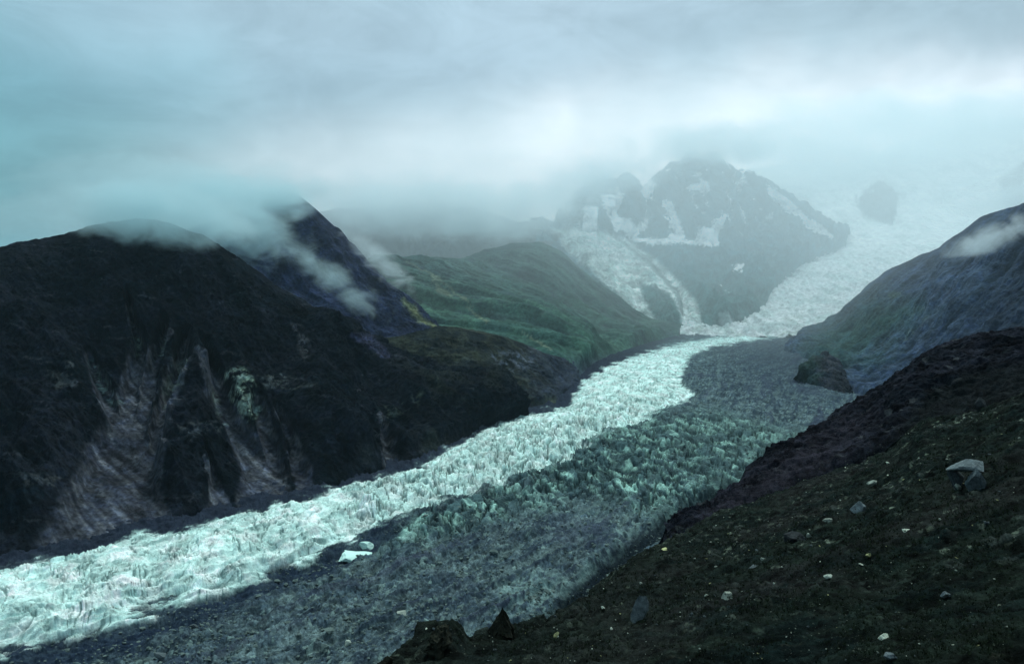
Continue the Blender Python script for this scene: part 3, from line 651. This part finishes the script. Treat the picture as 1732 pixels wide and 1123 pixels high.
near, NP, nsh = build_mtn('near_slope', [
    [(-900, 2400, 6), (200, 2600, 5), (866, 2600, 4), (1600, 2400, 4), (2600, 1900, 5)],
    [(300, 1330, 30), (700, 1270, 28), (1100, 1210, 25), (1500, 1160, 20), (1900, 1120, 16), (2300, 1050, 14)],
    [(400, 1240, 42), (760, 1150, 46), (1000, 1060, 62), (1250, 980, 75), (1500, 930, 66), (1750, 880, 52), (2300, 800, 40)],
    [(520, 1195, 50), (590, 1160, 50), (640, 1123, 54), (690, 1088, 58), (760, 1085, 62), (830, 1075, 66), (900, 1052, 74), (945, 1046, 82), (975, 1020, 92), (1030, 980, 108), (1090, 935, 126), (1150, 902, 142), (1220, 870, 158), (1300, 842, 170),
     (1380, 808, 172), (1450, 785, 168), (1500, 762, 164), (1540, 730, 160), (1572, 706, 152), (1625, 702, 142), (1680, 686, 134), (1740, 660, 126), (2300, 520, 100)]],
    1150, [120, 230, 260], [(-14, 14, -26, 40), (-30, 20, -120, 20), (-40, 30, -180, 6)], M_near, a1_disp, a1_paint)
NPX, NPY = proj(NP); NZ = None


# ================================================================ haze, mist and low cloud
def vol_mat(name, dens, col, aniso=.1, noise=None, stretch=(1, 1, 1), soft=.5, seed=0.0, flat=0.0):
    m = bpy.data.materials.new(name); m.use_nodes = True; b = NB(m.node_tree); b.n.clear()
    pv = b.new('ShaderNodeVolumePrincipled'); pv.inputs['Color'].default_value = tuple(col)+(1,)
    pv.inputs['Anisotropy'].default_value = aniso; pv.inputs['Density'].default_value = dens
    if noise:
        sc_, lo, hi = noise
        tc = b.new('ShaderNodeTexCoord'); r = b.vm('LENGTH', tc.outputs['Object'])
        g = b.new('ShaderNodeNewGeometry'); P = b.vm('ADD', b.vm('MULTIPLY', g.outputs['Position'], stretch), (seed*977, seed*311, seed*77))
        n = b.noise(P, sc_ or .001, 6, .62, .6)
        fall = b.m('SUBTRACT', 1.0, r)
        e = b.m('ADD', b.m('MULTIPLY', fall, 1.0/soft), b.m('MULTIPLY', b.m('SUBTRACT', n, .5), 3.2))
        q = b.m('MULTIPLY', b.ramp(e, lo, hi), b.ramp(fall, 0, .3)) if sc_ else b.ramp(fall, lo, hi)
        b.l.new(b.m('MULTIPLY', q, dens), pv.inputs['Density'])
    o = b.new('ShaderNodeOutputMaterial'); b.l.new(pv.outputs[0], o.inputs[1]); return m
def ico(sub):
    bm = bmesh.new(); bmesh.ops.create_icosphere(bm, subdivisions=sub, radius=1.0)
    V = np.array([v.co[:] for v in bm.verts]); F = np.array([[v.index for v in f.verts] for f in bm.faces]); bm.free(); return V, F
IV, IF = ico(3)
hz = mesh_obj('haze', [(x, y, z) for z in (-61, 2300) for y in (-900, 9500) for x in (-9100, 9100)],
              [[0, 2, 3, 1], [4, 5, 7, 6], [0, 1, 5, 4], [2, 6, 7, 3], [0, 4, 6, 2], [1, 3, 7, 5]],
              vol_mat('haze_air', 1.5e-5, (.62, .88, 1.0), 0.5), smooth=False)
tag(hz, kind='stuff')
def cloud(name, px, py, D, rx, ry, rd, dens, noise, col=(.88, .97, 1.0), tilt=0.0, seed=0.0, stretch=(1, 1, 1.6), soft=.5, aniso=.15, uniform=False, yaw=0.0):
    o = mesh_obj(name, IV, IF, vol_mat(name+'_vapour', dens, col, aniso, None if uniform else noise, stretch, soft, seed), smooth=True)
    c = unproj(px, py, D); k = D/FPX
    o.location = c; o.scale = (rx*k, rd, ry*k); o.rotation_euler = (0, tilt, yaw); tag(o, kind='stuff'); return o
cloud('mist', 1230, 445, 6000, 1100, 270, 4500, 5.3e-4, (0, .0, .36), col=(.91, .972, 1.0), aniso=.64)
def lowcloud(*a, **k): return cloud('cloud', *a, **k)
CB = (.72, .91, .95)
lowcloud(262, 362, 1590, 230, 72, 150, .020, (.012, .3, 1.7), col=CB, seed=1, tilt=.08, aniso=.5)
lowcloud(60, 360, 1800, 330, 60, 120, .006, (.010, .5, 1.9), col=CB, seed=21, tilt=-.12, aniso=.5)
lowcloud(390, 375, 2120, 200, 90, 150, .014, (.011, .55, 1.8), col=CB, seed=2, tilt=.30, aniso=.5)
lowcloud(430, 335, 2330, 150, 48, 120, .022, (.012, .3, 1.6), col=CB, seed=22, tilt=.05, aniso=.5)
lowcloud(560, 470, 2130, 210, 52, 110, .013, (.014, .95, 2.1), col=CB, seed=3, tilt=.62, aniso=.5)
lowcloud(640, 440, 2350, 130, 34, 60, .020, (.016, .6, 1.8), seed=8, tilt=.74, aniso=.55)
lowcloud(300, 322, 2080, 330, 80, 260, .0060, (.0060, .2, 1.8), col=CB, seed=31, tilt=.03, aniso=.55)
lowcloud(720, 348, 3600, 400, 84, 420, .0090, (.0055, .5, 1.7), seed=4, aniso=.6)
lowcloud(830, 385, 3500, 200, 34, 250, .0080, (.008, .6, 1.9), seed=14, aniso=.6)
lowcloud(1000, 305, 4500, 220, 60, 350, .0080, (.0050, .5, 1.8), seed=5, tilt=-.25, aniso=.75)
lowcloud(1400, 268, 6000, 260, 44, 420, .0065, (.0034, .3, 1.7), seed=16, aniso=.75)
lowcloud(500, 318, 2440, 150, 30, 90, .016, (.012, .3, 1.7), seed=36, aniso=.6)
lowcloud(1235, 244, 4900, 260, 50, 350, .0080, (.0050, .35, 1.6), seed=6, aniso=.75)
lowcloud(1580, 212, 6200, 460, 82, 700, .0050, (.0032, .35, 1.7), seed=7, aniso=.75)
lowcloud(1680, 404, 2050, 160, 44, 120, .018, (.013, .8, 2.0), seed=9, tilt=-.35, aniso=.55)
lowcloud(1720, 330, 2500, 160, 40, 160, .008, (.009, .5, 1.8), seed=19, tilt=-.3, aniso=.55)

# ================================================================ boulders, stones, rubble
def rock_mat(name, base, var=.35, s=1.2):
    m = bpy.data.materials.new(name); m.use_nodes = True; b = NB(m.node_tree); b.n.clear()
    tc = b.new('ShaderNodeTexCoord'); oi = b.new('ShaderNodeObjectInfo')
    P = b.vm('ADD', tc.outputs['Object'], (3, 1, 2)); n = b.noise(P, s*2, 8, .65, .3); n2 = b.noise(P, s*9, 5, .65)
    f = b.m('MULTIPLY', b.ramp(n, .3, .7, 1-var, 1+var), b.ramp(n2, .3, .7, .75, 1.25))
    f = b.m('MULTIPLY', f, b.ramp(oi.outputs['Random'], 0, 1, .65, 1.25, False))
    c = b.mix(b.ramp(n2, .55, .75, 0, .5), tuple(base), (base[0]*.35, base[1]*.42, base[2]*.3))
    c2 = b.vm('SCALE', c); b.l.new(f, c2.node.inputs['Scale'])
    bs = b.new('ShaderNodeBsdfPrincipled'); b.l.new(c2, bs.inputs['Base Color']); bs.inputs['Roughness'].default_value = .95
    bs.inputs['Specular IOR Level'].default_value = .08
    bp = b.new('ShaderNodeBump'); bp.inputs['Strength'].default_value = .8; bp.inputs['Distance'].default_value = .06
    b.l.new(b.m('ADD', n, n2), bp.inputs['Height']); b.l.new(bp.outputs[0], bs.inputs['Normal'])
    o = b.new('ShaderNodeOutputMaterial'); b.l.new(bs.outputs[0], o.inputs[0]); return m
R_pale = rock_mat('pale_stone', (.36, .42, .36)); R_white = rock_mat('white_quartz_stone', (.62, .70, .58), .2)
R_grey = rock_mat('grey_stone', (.075, .098, .105)); R_dark = rock_mat('dark_stone', (.035, .042, .045)); R_yel = rock_mat('yellow_stone', (.42, .44, .22), .2)
R_mid = rock_mat('weathered_grey_stone', (.16, .20, .21)); R_brown = rock_mat('brown_outcrop', (.022, .025, .018)); R_ice = rock_mat('clean_ice', (.50, .74, .68), .15)
RM = dict(mid=R_mid, pale=R_pale, white=R_white, grey=R_grey, dark=R_dark, yel=R_yel, brown=R_brown, ice=R_ice)
def rock_geo(seed, sub=3, planes=9, rough=.10, point=0.0):
    r = np.random.default_rng(seed); V, F = ico(sub)
    V = V*1.35
    for k in range(planes):
        n = r.normal(size=3); n /= np.linalg.norm(n); d_ = r.uniform(.48, .82)
        t = np.maximum(V@n-d_, 0); V = V-t[:, None]*n
    V = V*(1+rough*fbm(V*1.7+seed*7.1, 3)[:, None]+.6*rough*fbm(V*5+seed*3.3, 4, .6, ridged=True)[:, None])
    if point:
        k = np.clip(V[:, 2]*.5+.5, 0, 1.15); V[:, 0] *= 1-point*k; V[:, 1] *= 1-point*k
    e = np.abs(V).max(0); return V/e[None], F
def surf(px, py, P=NP, cr=610):
    n = (cr+1)*nsh[1]; d_ = (NPX[:n]-px)**2+(NPY[:n]-py)**2; k = int(np.argmin(d_)); return P[k]
def rock(name, label, px, py, wpx, hpx, mat, seed, group=None, cat='boulder', tilt=0.0, depth=.8, base=None, sink=.18, point=0.0, up=0.0, planes=15, rough=.14):
    p = surf(px, py+hpx*.45) if base is None else base
    k = p[1]/FPX; V, F = rock_geo(seed, 4, planes, rough, point)
    sx, sz = wpx*k/2, hpx*k/2
    V = V*np.array([sx, sx*depth, sz]); V[:, 2] += sz*(1-2*sink)
    o = mesh_obj(name, V, F, RM[mat], smooth=False); o.location = (p[0], p[1], p[2]+up*k); o.rotation_euler = (0, tilt, 0)
    tag(o, label, cat, group); return o
st_ = surf(1640, 826)
rock('boulder', 'broad flat-topped grey slab capping the big boulder stack high on the dark slope', 1640, 776, 62, 26, 'mid', 11, base=surf(1640, 826)+np.array([0, 0.4, 0]), up=30, tilt=-.06, sink=.25)
rock('boulder', 'blocky grey boulder under the left end of the capping slab', 1620, 800, 36, 52, 'grey', 12, base=surf(1618, 826))
rock('boulder', 'rough brownish boulder under the right end of the capping slab', 1652, 805, 36, 56, 'grey', 13, base=surf(1652, 830))
rock('stone', 'small pale stone at the foot of the left block of the boulder stack', 1622, 822, 14, 14, 'pale', 14, cat='stone')
rock('boulder', 'squarish grey boulder alone in the middle of the dark slope', 1455, 854, 30, 28, 'mid', 15)
rock('boulder', 'low wide dark boulder with a pale stone at its right end', 1343, 905, 46, 28, 'dark', 16)
rock('stone', 'pale stone touching the right end of the low dark boulder', 1368, 905, 11, 11, 'pale', 17, cat='stone')
rock('boulder', 'tall leaning grey slab standing on the slope above the glacier edge', 1076, 1024, 34, 60, 'mid', 18, tilt=.42, point=.35, depth=.5)
rock('boulder', 'bright white angular boulder resting on a grey stone, brightest on the lower slope', 1229, 1011, 20, 15, 'white', 19, up=7, planes=7, point=.4)
rock('stone', 'narrow grey stone directly under the bright white angular boulder', 1231, 1028, 11, 18, 'grey', 20, cat='stone')
rock('boulder', 'knobbly greenish white boulder near the bottom edge of the slope', 1494, 1076, 22, 19, 'white', 21, rough=.3)
rock('boulder', 'flat grey boulder just below the knobbly white one', 1508, 1107, 24, 14, 'mid', 22)
rock('stone', 'yellow stone alone on the dark slope', 1470, 937, 11, 11, 'yel', 23, cat='stone')
rock('stone', 'broken white stone right of and above the yellow stone', 1532, 896, 17, 12, 'white', 24, cat='stone', rough=.3)
rock('stone', 'long flat pale stone below and left of the yellow stone', 1403, 972, 20, 9, 'pale', 25, cat='stone', tilt=-.2)
rock('stone', 'elongated pale stone lying left of and below the squarish grey boulder', 1404, 879, 22, 10, 'pale', 26, cat='stone', tilt=-.35)
rock('stone', 'pale greenish stone just above the squarish grey boulder', 1476, 815, 17, 10, 'pale', 27, cat='stone', tilt=-.3)
rock('stone', 'small bluish stone at the far right of the dark slope', 1667, 883, 11, 8, 'grey', 28, cat='stone')
rock('stone', 'upright pale stone with a flat grey stone at its left foot', 1290, 944, 8, 11, 'pale', 29, cat='stone')
rock('stone', 'flat grey stone at the left foot of an upright pale stone', 1276, 957, 19, 8, 'grey', 30, cat='stone', tilt=-.3)
rock('boulder', 'dim rounded grey boulder in the darkest lower right of the slope', 1598, 1002, 20, 15, 'mid', 31)
rock('stone', 'upright narrow grey stone right of the tall leaning slab', 1170, 1040, 8, 16, 'grey', 32, cat='stone')
rock('stone', 'yellowish pale stone low on the slope right of the pointed outcrop', 941, 1072, 13, 13, 'yel', 33, cat='stone')
rock('stone', 'yellowish flat stone near the glacier trench at the slope edge', 1125, 929, 14, 7, 'yel', 34, cat='stone')
rock('boulder', 'rounded dark boulder in the shaded hollow near the right edge', 1656, 682, 28, 26, 'dark', 35)
rock('rock_outcrop', 'blunt brown rock outcrop rising from the lowest lip of the slope', 746, 1062, 66, 60, 'brown', 41, cat='outcrop', point=.5, base=surf(748, 1098), depth=1.0, rough=.5, planes=8, sink=.25)
rock('rock_outcrop', 'pointed brown rock outcrop on the slope lip, narrower than the blunt one', 845, 1046, 54, 90, 'brown', 42, cat='outcrop', point=.82, base=surf(848, 1080), depth=.9, rough=.45, planes=7, sink=.2)
rock('rock_outcrop', 'small domed brown outcrop peeping over the bottom edge left of the others', 654, 1116, 26, 22, 'brown', 43, cat='outcrop', base=surf(652, 1124), rough=.25, sink=.3)
def gbase(px, py):
    p = on_plane(px, py); p = np.array(p, float); p[2] = glacier_z(p[0], p[1]); return p
for a in [('ice_block', 'broad clean ice block lying alone in the black debris trench', 620, 922, 34, 18, 'ice', 51),
          ('ice_block', 'long low ice block just below the broad ice block', 600, 945, 60, 16, 'ice', 52),
          ('ice_block', 'small dirty ice block right of the broad ice block', 668, 914, 12, 10, 'ice', 53)]:
    rock(*a, cat='ice block', base=gbase(a[2], a[3]), sink=.25)
for a in [('boulder', 'pale flat boulder on the grey glacier debris near the bottom of the photo', 680, 1046, 20, 10, 'pale', 54),
          ('boulder', 'pale upright boulder on the grey debris, nearer the bottom left', 590, 1087, 16, 13, 'pale', 55),
          ('boulder', 'greyish boulder on the dark debris band below the white ice', 328, 1055, 20, 16, 'grey', 56),
          ('boulder', 'wide low grey boulder at the bottom edge of the debris', 270, 1120, 26, 12, 'grey', 57)]:
    rock(*a, base=gbase(a[2], a[3]+5))
# small stones scattered on the slope: individuals sharing a few meshes
protos = []
for k in range(10):
    V, F = rock_geo(200+k, 2, 7, .15); V = V*np.array([1, .8, .7])
    me = mesh_obj('stone', V, F, [R_pale, R_white, R_grey, R_pale, R_yel, R_grey, R_white, R_pale, R_grey, R_pale][k], smooth=False)
    protos.append(me)
nn = 611*nsh[1]; FX, FY = NPX[:nn], NPY[:nn]
ok = np.where((FX > 700) & (FX < 1725) & (FY < 1118) & (FY > 690))[0]
# draw evenly in ground area seen, thinning toward the dark right side
cellk = ((FX[ok]/7).astype(int)*400+(FY[ok]/7).astype(int)); _, ui = np.unique(cellk, return_index=True); ok = ok[ui]
clus = fbm(NP[ok]/9, 4); pr = np.exp(clus*2.2)*(1-.6*ss(FX[ok], 1350, 1700))
pick = rng.choice(ok, 262, replace=False, p=pr/pr.sum())
for q, k in enumerate(pick):
    base_ = protos[q % 10]; o = base_ if q < 10 else base_.copy()
    if q >= 10: COL.objects.link(o)
    p = NP[k]; s_ = p[1]/FPX*float(np.clip(rng.lognormal(.42, .45), .9, 4.5))
    o.location = (p[0], p[1], p[2]+s_*.25); o.scale = (s_, s_, s_*rng.uniform(.6, 1.1)); o.rotation_euler = (rng.uniform(-.4, .4), rng.uniform(-.6, .3), rng.uniform(0, 6.28))
    tag(o, 'small stone among many scattered over the dark near slope', 'stone', 'small stones scattered on the near slope')
# gravel and rubble: too many to count
def rubble(name, pts, sizes, mat, seed):
    r = np.random.default_rng(seed); V0, F0 = ico(1); Vs, Fs, n = [], [], len(V0)
    T = [V0*(1+.35*r.normal(size=(n, 1)).clip(-1, 1))*r.uniform(.5, 1.1, size=3) for _ in range(12)]
    for i, (p, s) in enumerate(zip(pts, sizes)):
        a = r.uniform(0, 6.28); c, s_ = math.cos(a), math.sin(a)
        Q = T[i % 12]@np.array([[c, s_, 0], [-s_, c, 0], [0, 0, .8]]); Vs.append(Q*s+p+np.array([0, 0, s*.2])); Fs.append(F0+i*n)
    return tag(mesh_obj(name, np.concatenate(Vs), np.concatenate(Fs), mat, smooth=False), kind='stuff')
pk = rng.choice(ok, 5000, p=pr/pr.sum()); P_ = NP[pk]+rng.normal(size=(5000, 3))*np.array([.4, .8, 0])*(P_ok := (NP[pk][:, 1:2]/60))
rubble('gravel', P_, NP[pk][:, 1]/FPX*rng.lognormal(-.40, .50, 5000), rock_mat('dull_gravel', (.10, .12, .095)), 5)
gsel = np.where((mW < .2) & (px_g > -150) & (px_g < 1420) & (py_g < 1150) & (py_g > 640) & (poly_sd(px_g, py_g, WHITE_UP+[(1400, 400), (-400, 400)]) < 0))[0]
cl_ = np.exp(fbm(GP[gsel]/60, 4)*2.5); gk = rng.choice(gsel, 9000, p=cl_/cl_.sum())
rubble('rubble', GP[gk], rng.lognormal(.0, .5, 9000), rock_mat('debris_rock', (.15, .21, .20)), 6)
# tufts of grass and heath on the near slope
def tufts(pts, hs, mat):
    r = np.random.default_rng(9); n = len(pts); m = 7
    a = r.uniform(0, 6.28, (n, m)); rad = r.uniform(.1, .6, (n, m)); h = hs[:, None]*r.uniform(.5, 1.1, (n, m))
    bx = pts[:, None, 0]+np.cos(a)*rad*hs[:, None]*.6; by = pts[:, None, 1]+np.sin(a)*rad*hs[:, None]*.6; bz = pts[:, None, 2]-.03+0*a
    w_ = hs[:, None]*.09; tx = bx+np.cos(a)*h*.6; ty = by+np.sin(a)*h*.6; tz = bz+h
    V = np.stack([np.stack([bx-np.sin(a)*w_, by+np.cos(a)*w_, bz], -1), np.stack([bx+np.sin(a)*w_, by-np.cos(a)*w_, bz], -1), np.stack([tx, ty, tz], -1)], 2).reshape(-1, 3)
    return V, np.arange(len(V)).reshape(-1, 3)
gm = rock_mat('dull_grass', (.012, .020, .010), .5, .3)
tk = rng.choice(ok, 16000); TP = NP[tk]+rng.normal(size=(16000, 3))*np.array([.5, .9, 0])*NP[tk][:, 1:2]/60
keep = fbm(TP/5, 3) > .0; TP = TP[keep]; V, F = tufts(TP, rng.uniform(.10, .26, len(TP))*np.clip(TP[:, 1]/50, .5, 1.6), gm)
tag(mesh_obj('grass', V, F, gm, smooth=False), kind='stuff')
